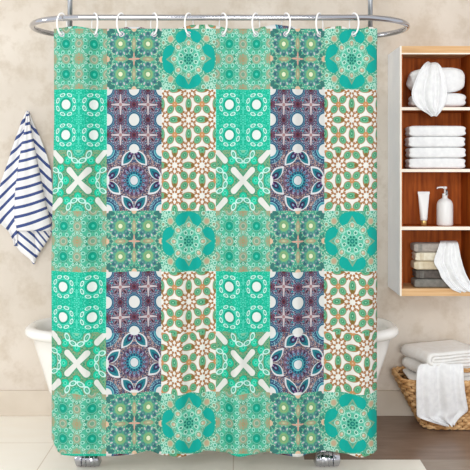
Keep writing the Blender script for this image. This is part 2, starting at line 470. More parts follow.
# ---------------------------------------------------------------- node backend for the print
class BK:
    nt = None; uv = None
    def _in(s, v):
        if isinstance(v, E): v = v.v
        if isinstance(v, (int, float)): s.default_value = v
        else: BK.nt.links.new(v, s)
    @staticmethod
    def m(op, a, b=0.0):
        n = BK.nt.nodes.new('ShaderNodeMath'); n.operation = op
        BK._in(n.inputs[0], a)
        if op not in ('ABSOLUTE', 'FLOOR', 'SQRT', 'COSINE', 'SINE'): BK._in(n.inputs[1], b)
        return E(n.outputs[0])
    @staticmethod
    def dye(rgb): return tuple(v * .80 for v in lin(rgb)[:3]) + (1,)      # ink strength of the print
    @staticmethod
    def const(rgb): return BK.dye(rgb)
    @staticmethod
    def mix(c, mask, rgb):
        n = BK.nt.nodes.new('ShaderNodeMix'); n.data_type = 'RGBA'
        BK._in(n.inputs[0], mask)
        if isinstance(c, tuple): n.inputs[6].default_value = c
        else: BK.nt.links.new(c, n.inputs[6])
        n.inputs[7].default_value = BK.dye(rgb)
        return n.outputs[2]
    @staticmethod
    def noise(x, y, sc, seed):
        c = BK.nt.nodes.new('ShaderNodeCombineXYZ'); BK._in(c.inputs[0], x); BK._in(c.inputs[1], y); c.inputs[2].default_value = seed
        n = BK.nt.nodes.new('ShaderNodeTexNoise'); n.inputs['Scale'].default_value = sc; n.inputs['Detail'].default_value = 0
        BK.nt.links.new(c.outputs[0], n.inputs['Vector'])
        return E(n.outputs[0])

def tile_material(name, fn):
    m = bpy.data.materials.new(name); m.use_nodes = True; BK.nt = m.node_tree
    b = m.node_tree.nodes['Principled BSDF']; b.inputs['Roughness'].default_value = .8
    b.inputs['Specular IOR Level'].default_value = .12
    u = BK.nt.nodes.new('ShaderNodeUVMap'); u.uv_map = 'print'
    s = BK.nt.nodes.new('ShaderNodeSeparateXYZ'); BK.nt.links.new(u.outputs[0], s.inputs[0])
    U, V = E(s.outputs[0]), E(s.outputs[1])
    x = (U - fl(U)) * 2 - 1.0; y = (V - fl(V)) * 2 - 1.0
    BK.nt.links.new(fn(x, y), b.inputs['Base Color'])
    return m
TILE_MATS = [[tile_material('print_' + n, f) for n, f in zip(ns, row)] for ns, row in
             zip((('lattice', 'blossoms', 'medallion'), ('rosettes', 'mosaic', 'vines'), ('crosses', 'mandala', 'vine_stars')), TILES)]

# ---------------------------------------------------------------- curtain rail
RY, RZ = 3.50, 1.873
rail = thing('curtain_rail', (-.065, RY, RZ), 'polished chrome oval curtain rail hung from two ceiling rods over the tub', 'curtain rail')
XL, XR, A_ = -.880, .749, .25
pts = []
for k in range(33):
    a = PI / 2 + PI * k / 32
    pts.append((XL + A_ + A_ * math.cos(a), RY + .25 * math.sin(a), RZ))
for k in range(33):
    a = -PI / 2 + PI * k / 32
    pts.append((XR - A_ + A_ * math.cos(a), RY + .25 * math.sin(a), RZ))
bm = tube(bmesh.new(), pts, .0118, 14, closed=True)
link('rail_tube', bm, M['chrome'], rail)
for px in (70, 370.3):
    x = X_(px, 3.75)
    r = link('support_rod', tube(bmesh.new(), [(x, 3.75, RZ + .008), (x, 3.75, 2.1), (x, 3.75, 2.497)], .0115, 14), M['steel'], rail)
    fl_ = lathe(bmesh.new(), [(.034, 0), (.034, .006), (.028, .012)], x, 3.75, 2.487, 28)
    link('ceiling_flange', fl_, M['chrome'], r).location = (0, 0, 0)
    cl = tube(bmesh.new(), [(x - .017, 3.75, RZ), (x + .017, 3.75, RZ)], .0155, 14)
    link('clamp', cl, M['chrome'], r).location = (0, 0, 0)

# ---------------------------------------------------------------- shower curtain
CY = 3.25
GROM = [62, 94.6, 121.5, 154, 189, 223, 256, 286, 319.5, 354]
TOP = [(52, 30), (55, 29.5), (60, 28), (75, 26), (90, 28), (97, 32), (106, 31.5), (118, 29.5), (127, 27), (140, 27), (150, 30), (160, 33),
       (170, 31), (181, 27.5), (192, 25), (207, 24.5), (218, 26), (226, 28), (236, 30), (246, 31), (255, 29.5), (263, 26.5), (275, 24.5), (289, 26),
       (300, 29), (312, 30), (320, 29.5), (330, 27), (340, 26), (348, 28), (354, 34), (360, 29.5), (367, 27), (373, 27), (379, 29.5)]
BOT = [(48, 434), (50.5, 440), (53.5, 447), (57.5, 452), (63, 455), (74, 456), (100, 456), (115, 456), (130, 454.5), (148, 451), (165, 455), (180, 457.2), (195, 453.5),
       (208, 450.5), (222, 452), (240, 456.8), (255, 454), (266, 451.8), (280, 454.5), (297, 457), (312, 453), (325, 450.5), (343, 453), (360, 457.5), (370, 455), (379, 450.5)]
NC = 18
def fold(px, py):
    w_ = min(max((py - 60) / 330, 0), 1); w_ = w_ * w_ * (3 - 2 * w_)
    top = (interp(TOP, px) - 28.5) / 4
    top = max(-1, min(1.1, top)); bot = -(max(interp(BOT, px), 450) - 454) / 3.4
    d = .013 * top * (1 - w_) + .026 * bot * w_
    pl = math.sin(px * .203 + .6 + .35 * math.sin(py * .008)) + .6 * math.sin(px * .331 + 2.0 + .3 * math.sin(py * .011 + 1))
    d += .0108 * pl * (.45 + .55 * math.sin(px * .031 + 1.7) ** 2)
    e = max(0, (58 - px) / 8); d += .016 * e * e            # the side edges curl back a little
    e = max(0, (px - 372) / 8); d += .012 * e * e
    if py < 45: d *= .6
    return d
def uv_px(u, py):
    f = min(max((py - 120) / 150, 0), 1)
    px = 52.6 + 54.4 * u
    if u < 1: px -= (1 - u) * 4.2 * f
    if u > 5: px += (u - 5) * 1.0 * f
    return px
U0, U1 = .022, 5.975
us = [U0, .035, .05, .075, .1, .125, .15, .18] + [k / NC for k in range(4, 6 * NC)] + [U1]
V0, VP = 28.7, 60.7
bm = bmesh.new(); uvl = bm.loops.layers.uv.new('print')
cols = []
for u in us:
    top, bot = interp(TOP, uv_px(u, 28)), interp(BOT, uv_px(u, 455))
    rows = [(min(top, V0), 0), (V0, 0)]
    pys = [min(top, V0), max(top, V0)]
    st = max(top, V0)
    pys += [st + (45 - st) * k / 4 for k in range(1, 5)]
    t1 = V0 + VP
    pys += [45 + (t1 - 45) * k / 14 for k in range(1, 15)]
    for r in range(1, 6): pys += [V0 + VP * (r + k / 20) for k in range(1, 21)]
    t7 = V0 + 7 * VP; t6 = V0 + 6 * VP
    e7 = min(bot, t7)
    pys += [t6 + (e7 - t6) * k / 20 for k in range(1, 21)]
    pys += [max(bot, t7) if bot > t7 else e7]
    cols.append((u, pys))
grid = []
for u, pys in cols:
    colv = []
    for py in pys:
        px = uv_px(u, py); d = fold(px, py); Y = CY + d
        hem = min(max((py - 400) / 55, 0), 1); crown = min(max((45 - py) / 17, 0), 1)
        k = max(hem, crown)
        zz = (1 - k) * Z_(py, CY) + k * Z_(py, Y)           # hem and heading hang to their own cut line
        colv.append((bm.verts.new((X_(px, CY), Y, zz)), (u, (py - V0) / VP)))
    grid.append(colv)
for i in range(len(grid) - 1):
    for j in range(len(grid[0]) - 1):
        q = [grid[i][j], grid[i][j + 1], grid[i + 1][j + 1], grid[i + 1][j]]
        if abs(q[0][1][1] - q[1][1][1]) < 1e-5 and abs(q[3][1][1] - q[2][1][1]) < 1e-5: continue
        f = bm.faces.new([a[0] for a in q])
        uc = (q[0][1][0] + q[2][1][0]) / 2; vc = sum(a[1][1] for a in q) / 4
        tr, tc_ = int(math.floor(vc)) % 3, int(math.floor(uc)) % 3
        f.material_index = tr * 3 + tc_
        base_u, base_v = math.floor(uc), math.floor(vc)
        for l, a in zip(f.loops, q):
            l[uvl].uv = (min(max(a[1][0], base_u + 1e-4), base_u + 1 - 1e-4), min(max(a[1][1], base_v + 1e-4), base_v + 1 - 1e-4))
bmesh.ops.remove_doubles(bm, verts=bm.verts, dist=1e-6)
curtain = thing('shower_curtain', (0, CY, .09), 'turquoise patchwork shower curtain with medallion and mosaic tile print in front of white bathtub', 'shower curtain')
cm = link('curtain_cloth', bm, None, curtain, mats=[TILE_MATS[r][c] for r in range(3) for c in range(3)])
sm = cm.modifiers.new('thickness', 'SOLIDIFY'); sm.thickness = .0014; sm.offset = 1
grey_eye = mat('pearl_eyelet', (196, 186, 196), .3, .4, rgb2=(214, 206, 214))
for gx in GROM:
    py = 34.2; d = fold(gx, py); x, y, z = X_(gx, CY), CY + d, Z_(py, CY + d)
    g = bmesh.new()
    tube(g, [(x + .0088 * math.cos(a * PI / 10), y - .0012, z + .0088 * math.sin(a * PI / 10)) for a in range(20)], .0026, 8, closed=True)
    link('eyelet', g, grey_eye, curtain)

# ---------------------------------------------------------------- curtain rings
ORD = ['leftmost', 'second', 'third', 'fourth', 'fifth', 'sixth', 'seventh', 'eighth', 'ninth', 'rightmost']
for i, gx in enumerate(GROM):
    side = -1 if i % 2 == 0 else 1
    ph = math.radians(37)
    x0, y0 = X_(gx, CY), CY
    dx, dy = side * math.sin(ph), -math.cos(ph)
    zc, a_, b_ = 1.8478, .0262, .0425
    p = []; rr = []
    for k in range(36):
        t = 2 * PI * k / 36
        s_ = a_ * math.cos(t); z = zc + b_ * math.sin(t)
        p.append((x0 + s_ * dx, y0 + s_ * dy, z)); rr.append(.0037 if math.cos(t) > -.3 else .0026)
    bm = tube(bmesh.new(), p, rr, 8, closed=True)
    o = recentre(link('curtain_ring', bm, M['plastic']))
    lab = ('%s white plastic curtain ring on the chrome rail' % ORD[i]) if i in (0, 9) else ('white plastic curtain ring on the chrome rail, %s from the left' % ORD[i])
    tag(o, lab, 'curtain ring', 'white rings holding the shower curtain')

# ---------------------------------------------------------------- clawfoot bathtub
TX, TY = -.105, 3.68
tub = thing('bathtub', (TX, TY, 0), 'white freestanding clawfoot bathtub with rolled rim behind the patterned curtain', 'bathtub')
prof = [(.50, .13, .112), (.60, .17, .120), (.67, .20, .145), (.715, .222, .19), (.745, .238, .26), (.775, .250, .36), (.80, .262, .44), (.815, .268, .492),
        (.828, .276, .500), (.843, .291, .507), (.850, .298, .520), (.847, .296, .536), (.834, .284, .546), (.815, .266, .547), (.797, .250, .536), (.785, .240, .50),
        (.755, .225, .40), (.72, .208, .28), (.67, .18, .19), (.58, .14, .16), (.30, .06, .15)]
bm = bmesh.new(); rings = []
for hx, hy, z in prof:
    ring = []
    for k in range(72):
        t = 2 * PI * k / 72
        ring.append(bm.verts.new((TX + hx * sgnpow(math.cos(t), .72), TY + hy * sgnpow(math.sin(t), .72), z)))
    rings.append(ring)
for A, Bq in zip(rings, rings[1:]):
    for k in range(72): bm.faces.new((A[k], A[(k + 1) % 72], Bq[(k + 1) % 72], Bq[k]))
bm.faces.new(rings[0][::-1]); bm.faces.new(rings[-1])
link('tub_body', bm, M['enamel'], tub)
for sx, sy in ((-1, -1), (1, -1), (-1, 1), (1, 1)):
    fx = X_(88, 3.38) if sx < 0 else X_(327, 3.38)
    fy = 3.40 if sy < 0 else TY * 2 - 3.40
    ix = fx - sx * .02
    bm = bmesh.new()
    # curved leg coming down from the tub, swelling into a knee and a scrolled toe
    P = [(ix - sx * .06, fy + (.07 if sy < 0 else -.07), .150), (ix - sx * .03, fy + (.04 if sy < 0 else -.04), .125), (ix, fy, .095), (ix + sx * .008, fy, .06), (ix + sx * .01, fy, .03)]
    tube(bm, P, [.034, .034, .030, .024, .020], 14)
    yf = fy - .012 if sy < 0 else fy + .012
    tube(bm, [(fx - sx * .048, yf, .036), (fx - sx * .044, yf, .034), (fx, yf, .031), (fx + sx * .05, yf, .027), (fx + sx * .055, yf, .026)], [.018, .034, .0305, .0265, .018], 20)
    for q in (-.030, -.012, .008, .028):
        c = fx + sx * q
        tube(bm, [(c, yf + .0335 * math.cos(t), .0322 + .0335 * math.sin(t) * .95 if .0322 + .0335 * math.sin(t) > .003 else .003) for t in [2 * PI * k / 24 for k in range(24)]], .0028, 6, closed=True)
    link('claw_foot', bm, M['chrome'], tub)

# ---------------------------------------------------------------- striped towel on the wall
def striped_material():
    m = bpy.data.materials.new('blue_striped_cotton'); m.use_nodes = True; nt = m.node_tree; b = nt.nodes['Principled BSDF']
    b.inputs['Roughness'].default_value = .9; N = nt.nodes.new; L = nt.links.new
    u = N('ShaderNodeUVMap'); u.uv_map = 'stripe'; s = N('ShaderNodeSeparateXYZ'); L(u.outputs[0], s.inputs[0])
    a = N('ShaderNodeMath'); a.operation = 'FRACT'; L(s.outputs[1], a.inputs[0])
    c = N('ShaderNodeMath'); c.operation = 'LESS_THAN'; L(a.outputs[0], c.inputs[0]); c.inputs[1].default_value = .32
    x = N('ShaderNodeMix'); x.data_type = 'RGBA'; L(c.outputs[0], x.inputs[0]); x.inputs[6].default_value = lin((240, 238, 238)); x.inputs[7].default_value = lin((62, 80, 134))
    L(x.outputs[2], b.inputs['Base Color'])
    tc = N('ShaderNodeTexCoord'); n = N('ShaderNodeTexNoise'); n.inputs['Scale'].default_value = 300; L(tc.outputs['Object'], n.inputs['Vector'])
    bp = N('ShaderNodeBump'); bp.inputs['Strength'].default_value = .25; bp.inputs['Distance'].default_value = .005; L(n.outputs[0], bp.inputs['Height']); L(bp.outputs[0], b.inputs['Normal'])
    return m
M['stripe'] = striped_material()
def stripe_sheet(bm, left, right, depth, phase, n=14, rowsn=40, y0=None, y1=None):
    """left/right: tables py -> px; depth(s, t) -> metres off the wall; phase(px, py) -> stripe count"""
    uvl = bm.loops.layers.uv['stripe']; g = []
    for j in range(rowsn + 1):
        t = j / rowsn; py = y0 + (y1 - y0) * t; row = []
        for i in range(n + 1):
            s_ = i / n; xl, xr = interp1(left, py), interp1(right, py); px = xl + (xr - xl) * s_
            Y = 4.068 - depth(s_, t)
            row.append((bm.verts.new(at(px, py, Y)), (s_, phase(px, py))))
        g.append(row)
    for j in range(rowsn):
        for i in range(n):
            q = [g[j][i], g[j + 1][i], g[j + 1][i + 1], g[j][i + 1]]
            f = bm.faces.new([a[0] for a in q])
            for l, a in zip(f.loops, q): l[uvl].uv = a[1]
def interp1(tab, x):
    if x <= tab[0][0]: return tab[0][1]
    for (a, fa), (b, fb) in zip(tab, tab[1:]):
        if x <= b: return fa + (fb - fa) * (x - a) / (b - a)
    return tab[-1][1]
def new_stripe():
    b = bmesh.new(); b.loops.layers.uv.new('stripe'); return b
st = thing('striped_towel', at(30, 264, 4.05), 'white towel with navy stripes hanging in folds on the beige wall', 'towel')
S = 9.4
cleft = [(114, 26.5), (125, 25.5), (142, 22.5), (165, 18.5), (190, 15.5), (207, 14.5), (218, 14), (232, 17)]
cright = [(114, 29), (125, 30), (140, 33), (160, 37), (185, 42), (205, 46), (222, 51), (232, 52)]
def ph_c(px, py): return (py + (px - interp1(cleft, py)) * .30 + .004 * (px - 30) ** 2 - 141.7 + 0 * px) / S
bm = new_stripe()
stripe_sheet(bm, cleft, cright, lambda s_, t: .034 + .034 * math.sin(PI * s_) ** .7 * min(1, .25 + t * 1.5) + .006 * math.sin(s_ * 9), ph_c, 16, 50, 114, 231)
o = link('front_fold', bm, M['stripe'], st)
lleft = [(111, 26.5), (122, 21.5), (146, 13), (168, 6), (182, 1), (205, -4), (222, -2), (226, 3), (231, 8.5), (240, 13), (246, 14.5)]
lright = [(111, 28.5), (125, 26.5), (142, 24), (165, 21), (190, 19), (218, 17.5), (246, 17)]
bm = new_stripe()
stripe_sheet(bm, lleft, lright, lambda s_, t: .008 + .022 * s_ + .010 * math.sin(s_ * 7 + t * 2), lambda px, py: (py + (px - interp1(cleft, py)) * 1.05 - 141.7) / 12.6 + .0, 12, 50, 111, 246)
link('left_fold', bm, M['stripe'], st)
rleft = [(111, 27.5), (125, 28), (140, 31), (160, 35), (185, 40), (205, 43), (222, 47), (236, 48)]
rright = [(111, 28.6), (125, 34), (137, 40), (155, 47), (170, 51), (200, 53.5), (222, 53.5), (236, 50)]
bm = new_stripe()
stripe_sheet(bm, rleft, rright, lambda s_, t: .026 - .018 * s_ + .006 * math.sin(s_ * 8 + t), lambda px, py: (py - (px - interp1(cright, py)) * 1.1 - 138) / 14.5, 12, 50, 111, 236)
link('right_fold', bm, M['stripe'], st)
tleft = [(222, 16), (240, 15), (246, 16), (252, 21), (259, 30), (264, 33.5)]
tright = [(222, 34), (240, 35), (252, 36), (259, 36.2), (264, 34.8)]
bm = new_stripe()
stripe_sheet(bm, tleft, tright, lambda s_, t: .024 + .016 * math.sin(PI * s_), lambda px, py: (py - px * .85 - 205.5) / 9.6, 12, 24, 222, 264)
link('lower_left_corner', bm, M['stripe'], st)
tleft = [(222, 30), (240, 33), (252, 35), (257, 36)]
tright = [(222, 53), (232, 52), (240, 48), (250, 41), (257, 37)]
bm = new_stripe()
stripe_sheet(bm, tleft, tright, lambda s_, t: .018 + .014 * math.sin(PI * s_), lambda px, py: (py - px * 1.25 - 183) / 8.6, 12, 24, 222, 257)
link('lower_right_corner', bm, M['stripe'], st)
for c in st.children:
    md = c.modifiers.new('thickness', 'SOLIDIFY'); md.thickness = .004; md.offset = 0
hk = link('wall_hook', tube(bmesh.new(), [at(27.6, 116, 4.079), at(27.6, 116, 4.05), at(27.6, 114.5, 4.042)], .004, 8), M['steel'])
recentre(hk); tag(hk, 'small steel wall hook at the peak of the striped towel', 'hook')

# ---------------------------------------------------------------- wall cabinet
FY, BY = 3.78, 4.08
cx0 = X_(399.8, FY); cxi = X_(401.6, FY); cxr = 1.120; cxo = 1.138
zt = lambda y: Z_(y, FY)
cab = thing('wall_cabinet', ((cx0 + cxo) / 2, 3.98, zt(296)), 'open brown wooden wall cabinet with pale outer side, holding towels and bottles', 'cabinet')
link('side_panel', B(cx0, cxi, FY + .002, BY, zt(296), zt(46), bev=.002), M['lacquer'], cab, False)['label'] = 'pale grey outer side panel'
link('edge_strip', B(cx0, cxi, FY - .002, FY + .002, zt(296), zt(46)), M['cream'], cab, False)
link('side_panel', B(cxr, cxo, FY, BY, zt(296), zt(46), bev=.002), M['brownwood'], cab, False)
link('top_panel', B(cxi, cxr, FY, BY, zt(53), zt(46)), M['lightwood'], cab, False)
link('edge_strip', B(cxi, cxr, FY - .003, FY, zt(54.3), zt(53)), M['cream'], cab, False)
link('back_panel', B(cxi, cxr, 3.965, 3.98, zt(289), zt(53)), M['brownwood'], cab, False)
link('inner_side', B(cxi, cxi + .006, FY + .004, 3.965, zt(289), zt(53)), M['brownwood'], cab, False)
for (a, b_) in ((107.2, 110.2), (169, 172), (226.6, 230)):
    s_ = link('shelf', B(cxi, cxr, FY + .003, 3.965, zt(b_), zt(a)), M['brownwood'], cab, False)
    link('shelf_edge', B(cxi, cxr, FY - .001, FY + .003, zt(b_), zt(a)), M['cream'], s_, False).location = (0, 0, 0)
link('bottom_panel', B(cxi, cxr, FY, BY, zt(296), zt(288.6)), M['lightwood'], cab, False)

# ---------------------------------------------------------------- towels
def slab(x0, x1, y0, y1, z0, z1, ex=.28, ez=.55, seed=0, amp=.0015, grooves=()):
    """a folded towel: soft rounded block with uneven plush faces and fold grooves on its sides"""
    bm = bmesh.new(); n, mm = 64, 24; rings = []
    cx, cy, cz = (x0 + x1) / 2, (y0 + y1) / 2, (z0 + z1) / 2
    for j in range(mm + 1):
        ph = -PI / 2 + PI * j / mm; cr, sz = math.cos(ph), math.sin(ph)
        kr, kz = sgnpow(cr, ez * .7), sgnpow(sz, ez)
        g = 1 - sum(.035 * math.exp(-((kz - q) / .07) ** 2) for q in grooves)
        ring = []
        for k in range(n):
            t = 2 * PI * k / n
            p = Vector((cx + (x1 - x0) / 2 * kr * g * sgnpow(math.cos(t), ex), cy + (y1 - y0) / 2 * kr * g * sgnpow(math.sin(t), ex), cz + (z1 - z0) / 2 * kz))
            nz = mnoise.noise(p * 22 + Vector((seed, seed, 0))) * amp * 2
            p.x += nz; p.y += nz * .6
            if 0 < j < mm: p.z += mnoise.noise(p * 14 + Vector((0, seed, seed))) * amp * (1 if z1 - z0 > .03 else .5)
            p.z = max(z0, min(z1, p.z))
            ring.append(bm.verts.new(p))
        rings.append(ring)
    for A, Bq in zip(rings, rings[1:]):
        for k in range(n): bm.faces.new((A[k], A[(k + 1) % n], Bq[(k + 1) % n], Bq[k]))
    bmesh.ops.remove_doubles(bm, verts=bm.verts, dist=1e-6)
    return bm

def drape(rows, folds, ncol=36, sub=4, thick=.006, amp=.010, curl=.3):
    """rows: (py, xl, xr, Y); a cloth hung through these rows with soft folds running down it"""
    bm = bmesh.new(); g = []; R = []
    for i in range(len(rows) - 1):
        a, b_ = rows[i], rows[i + 1]
        for k in range(sub):
            t = k / sub; R.append([a[q] + (b_[q] - a[q]) * t for q in range(4)])
    R.append(list(rows[-1]))
    for _ in range(2):
        R = [R[0]] + [[(R[i - 1][q] + 2 * R[i][q] + R[i + 1][q]) / 4 for q in range(4)] for i in range(1, len(R) - 1)] + [R[-1]]
    for j, (py, xl, xr, Y) in enumerate(R):
        t = j / (len(R) - 1); row = []
        for i in range(ncol + 1):
            s_ = i / ncol
            off = sum(a * math.sin(f * s_ * PI + p + t * q) for a, f, p, q in folds) * (.35 + .65 * t)
            edge = curl * amp * ((2 * s_ - 1) ** 4)
            yy = Y - amp * off + edge
            x = X_(xl + (xr - xl) * s_, Y); row.append(bm.verts.new((x, yy, Z_(py, Y))))
        g.append(row)
    for j in range(len(g) - 1):
        for i in range(ncol): bm.faces.new((g[j][i], g[j + 1][i], g[j + 1][i + 1], g[j][i + 1]))
    return bm
def cloth_mods(o, th=.006):
    m1 = o.modifiers.new('thickness', 'SOLIDIFY'); m1.thickness = th; m1.offset = -1
    m2 = o.modifiers.new('smooth', 'SUBSURF'); m2.levels = 1; m2.render_levels = 1

YB = 3.89
# top shelf: two fat folded towels and a wash cloth over them
z0 = zt(107.2)
G = 'plump white towels on the top shelf'
zm = z0 + .070
o = recentre(link('folded_towel', slab(X_(410, 3.82), X_(466, 3.82), 3.792, YB, z0 + .0005, zm, .32, .62, 1, .003, (0,)), M['terry']))
tag(o, 'lower plump white folded towel on the top shelf, under another one', 'towel', G)
o = recentre(link('folded_towel', slab(X_(409.3, 3.82), X_(465, 3.82), 3.795, YB - .003, zm + .001, zm + .122, .36, .74, 5, .006, ()), M['terry']))
tag(o, 'upper plump rounded white towel on the top shelf, under the draped cloth', 'towel', G)
bm = drape([(66, 430, 438, 3.88), (63.5, 429.5, 436.5, 3.845), (62.0, 428, 437.5, 3.812), (64.5, 424.5, 440, 3.787), (72, 419.0, 444.5, 3.772), (82, 415, 447, 3.764), (92, 411.5, 447.5, 3.760), (100, 412.5, 446.5, 3.757), (106, 416.5, 444, 3.756), (110, 422, 441.5, 3.756), (113, 428, 439, 3.756), (116, 432.5, 436.5, 3.757)],
           [(.9, 3.1, 1.6, 1.0), (.9, 7.5, 3.2, -1.8), (.3, 13, 1.2, 2.4)], amp=.013)
o = recentre(link('wash_cloth', bm, M['terry'])); cloth_mods(o, .005)
tag(o, 'white wash cloth draped over the top-shelf towels, its corner hanging below the shelf edge', 'cloth')

# second shelf: four neat towels
z0 = zt(169); h = (zt(125.8) - z0) * 1.012 / 4
pos = ['bottom of the stack of four', 'third from the top of the stack of four', 'second from the top of the stack of four', 'top of the stack of four']
for k in range(4):
    dx = (.000, .0015, -.001, .001)[k]
    o = recentre(link('folded_towel', slab(X_(408.3, 3.8) + dx, X_(465.8, 3.8) + dx, 3.794, YB, z0 + k * h + .0005, z0 + (k + 1) * h, .13, .40, k * 3.1, .0012, (0,)), M['terry']))
    tag(o, 'flat folded white towel, ' + pos[k], 'towel', 'neatly stacked white towels on the second shelf')

# third shelf: tube and pump bottle
z0 = zt(226.6) + .0003; Yt = 3.845; k = Yt / F
tb = thing('cream_tube', (X_(423.7, Yt), Yt, z0), 'white squeeze tube with gold cap standing left of the pump bottle', 'tube')
lx = X_(423.7, Yt)
link('cap', lathe(bmesh.new(), [(.0130, 0), (.0142, .001), (.0142, .023), (.0135, .0245)], lx, Yt, z0, 28), M['gold'], tb)
bm = bmesh.new(); rings = []
for q in range(15):
    t = q / 14; hx = .0165 + .0115 * t; hy = .0165 * (1 - t) ** .75 + .0012; z = z0 + .0250 + .136 * t
    rings.append([bm.verts.new((lx + hx * math.cos(a), Yt + hy * math.sin(a), z)) for a in [2 * PI * i / 28 for i in range(28)]])
for A, Bq in zip(rings, rings[1:]):
    for i in range(28): bm.faces.new((A[i], A[(i + 1) % 28], Bq[(i + 1) % 28], Bq[i]))
bm.faces.new(rings[0][::-1]); bm.faces.new(rings[-1])
link('tube_body', bm, M['plastic'], tb)
link('crimp', B(lx - .0285, lx + .0285, Yt - .0016, Yt + .0016, z0 + .151, z0 + .163, bev=.0006), M['plastic'], tb, False)
bm = bmesh.new()
for a, b_ in ((-.004, 0), (.002, .006)): box(bm, lx + a, lx + b_, Yt - .0042, Yt - .0030, z0 + .141, z0 + .1465)
link('printed_mark', bm, M['ink'], tb, False)
bx = X_(444.8, Yt)
pb = thing('pump_bottle', (bx, Yt, z0), 'white pump dispenser bottle standing right of the squeeze tube', 'bottle')
link('bottle_body', lathe(bmesh.new(), [(.034, 0), (.0375, .002), (.0388, .006), (.0388, .095), (.0375, .106), (.033, .117), (.025, .125), (.016, .130), (.0125, .134), (.0120, .142)], bx, Yt, z0, 40), M['plastic'], pb)
pu = link('pump', lathe(bmesh.new(), [(.0135, .142), (.0135, .152), (.012, .154), (.0045, .155), (.0045, .176), (.0095, .177), (.0100, .186), (.007, .188)], bx + .001, Yt, z0, 24), M['plastic'], pb)
link('nozzle', tube(bmesh.new(), [(bx, Yt, z0 + .183), (bx - .02, Yt, z0 + .184), (bx - .034, Yt, z0 + .182), (bx - .038, Yt, z0 + .177)], [.005, .0042, .0036, .003], 10), M['plastic'], pu).location = (0, 0, 0)
link('clip', tube(bmesh.new(), [(bx + .004, Yt - .0145, z0 + .146), (bx + .007, Yt - .013, z0 + .160), (bx + .006, Yt - .0105, z0 + .172)], .0045, 8), M['steel'], pu).location = (0, 0, 0)

# bottom shelf: five coloured towels and a draped white one
z0 = zt(288.6); h = (zt(243.6) - z0) * .99 / 5
cols5 = [('tw_grey', 'medium grey', 414.2, 'bottom of the coloured stack'), ('tw_char', 'dark charcoal', 415.5, 'second from the bottom of the coloured stack'), ('tw_beige', 'beige', 413.8, 'middle of the coloured stack'),
         ('tw_cream', 'pale cream', 415.0, 'second from the top of the coloured stack'), ('tw_taupe', 'taupe grey', 413.6, 'top of the coloured stack')]
for k, (mn_, cn, pl, ps) in enumerate(cols5):
    x0, x1 = X_(pl, 3.81), X_(456, 3.81)
    za, zb = z0 + k * h + .0005, z0 + (k + 1) * h
    t = thing('folded_towel', ((x0 + x1) / 2, 3.87, za), '%s folded towel on the bottom shelf, %s' % (cn, ps), 'towel', 'coloured towels on the bottom shelf')
    link('towel_body', slab(x0, x1, 3.804, YB, za, zb, .12, .36, k * 2.3, .001, (0,) if k % 2 else (-.2,)), M[mn_], t)
    b2 = bmesh.new()
    for q in (0, 1, 2): box(b2, x0 + .0225 + q * .0065, x0 + .026 + q * .0065, 3.8028, 3.81, za + .004, zb - .004)
    link('woven_band', b2, M[('tw_grey', 'tw_grey', 'tw_cream', 'tw_beige', 'tw_grey')[k]], t, False)
bm = drape([(240.6, 440, 456, 3.91), (241.0, 440, 457, 3.87), (241.6, 440, 457.5, 3.83), (243.2, 439, 458, 3.796), (250, 437, 459, 3.784), (256, 434.5, 460, 3.78), (262, 433, 461.5, 3.777), (266, 435, 462.5, 3.775), (271, 438.5, 464, 3.773),
            (277, 440, 466.5, 3.772), (283, 445, 470, 3.772), (287.3, 449, 474, 3.77), (290, 452, 478, 3.766), (292, 458, 482, 3.764)],
           [(.9, 4.2, .2, .8), (.8, 8.5, 1.0, -1.2), (.3, 14, .4, 2)], amp=.010)
o = recentre(link('draped_towel', bm, M['terry'])); cloth_mods(o, .005)
tag(o, 'white towel draped over the coloured stack and spilling onto the bottom shelf', 'towel')

# ---------------------------------------------------------------- wicker basket
bx0, bx1, by0, by1 = .915, 1.36, 3.845, 4.035       # foot
tx0, tx1, ty0, ty1 = .790, 1.49, 3.775, 4.055       # rim
ZR = .243
def basket_pt(a, t, off=0.0):
    x0, x1 = bx0 + (tx0 - bx0) * t, bx1 + (tx1 - bx1) * t; y0, y1 = by0 + (ty0 - by0) * t, by1 + (ty1 - by1) * t
    e = .34
    c, s_ = sgnpow(math.cos(a), e), sgnpow(math.sin(a), e)
    hx, hy = (x1 - x0) / 2 + off, (y1 - y0) / 2 + off
    return Vector(((x0 + x1) / 2 + hx * c, (y0 + y1) / 2 + hy * s_, .012 + t * (ZR - .012)))
def perimeter(t, n):        # evenly spaced parameter values round the basket
    fine = [basket_pt(2 * PI * k / 1440, t) for k in range(1441)]
    L_ = [0]
    for a, b_ in zip(fine, fine[1:]): L_.append(L_[-1] + (b_ - a).length)
    out = []; j = 0
    for k in range(n):
        d = L_[-1] * k / n
        while L_[j + 1] < d: j += 1
        out.append(2 * PI * (j + (d - L_[j]) / max(L_[j + 1] - L_[j], 1e-9)) / 1440)
    return out
bk = thing('wicker_basket', ((bx0 + bx1) / 2, 3.94, 0), 'tan woven wicker laundry basket full of white towels on the brown floor', 'basket')
NS = 52
angs = perimeter(.6, NS * 4)
bm = bmesh.new()
NRW = 15
for r in range(NRW):
    t = (r + .5) / NRW
    pts = []; rr = []
    for k, a in enumerate(angs):
        wv = math.sin(PI * (k / 4 + r + .5)) if True else 0
        p = basket_pt(a, t, .0055 * wv); p.z += .0015 * mnoise.noise(Vector((k * .3, r * 2.1, 0)))
        pts.append(p); rr.append(.0086 + .0012 * wv)
    tube(bm, pts, rr, 7, closed=True)
link('woven_wall', bm, M['wicker'], bk)
bm = bmesh.new()
for k in range(NS):
    a = angs[k * 4]
    tube(bm, [basket_pt(a, t_, 0) for t_ in (0, .25, .5, .75, 1)], .0035, 6)
ins = []
for t_ in (0.0, .5, 1.0):
    ins.append([bm.verts.new(basket_pt(a, t_, -.0035)) for a in angs])
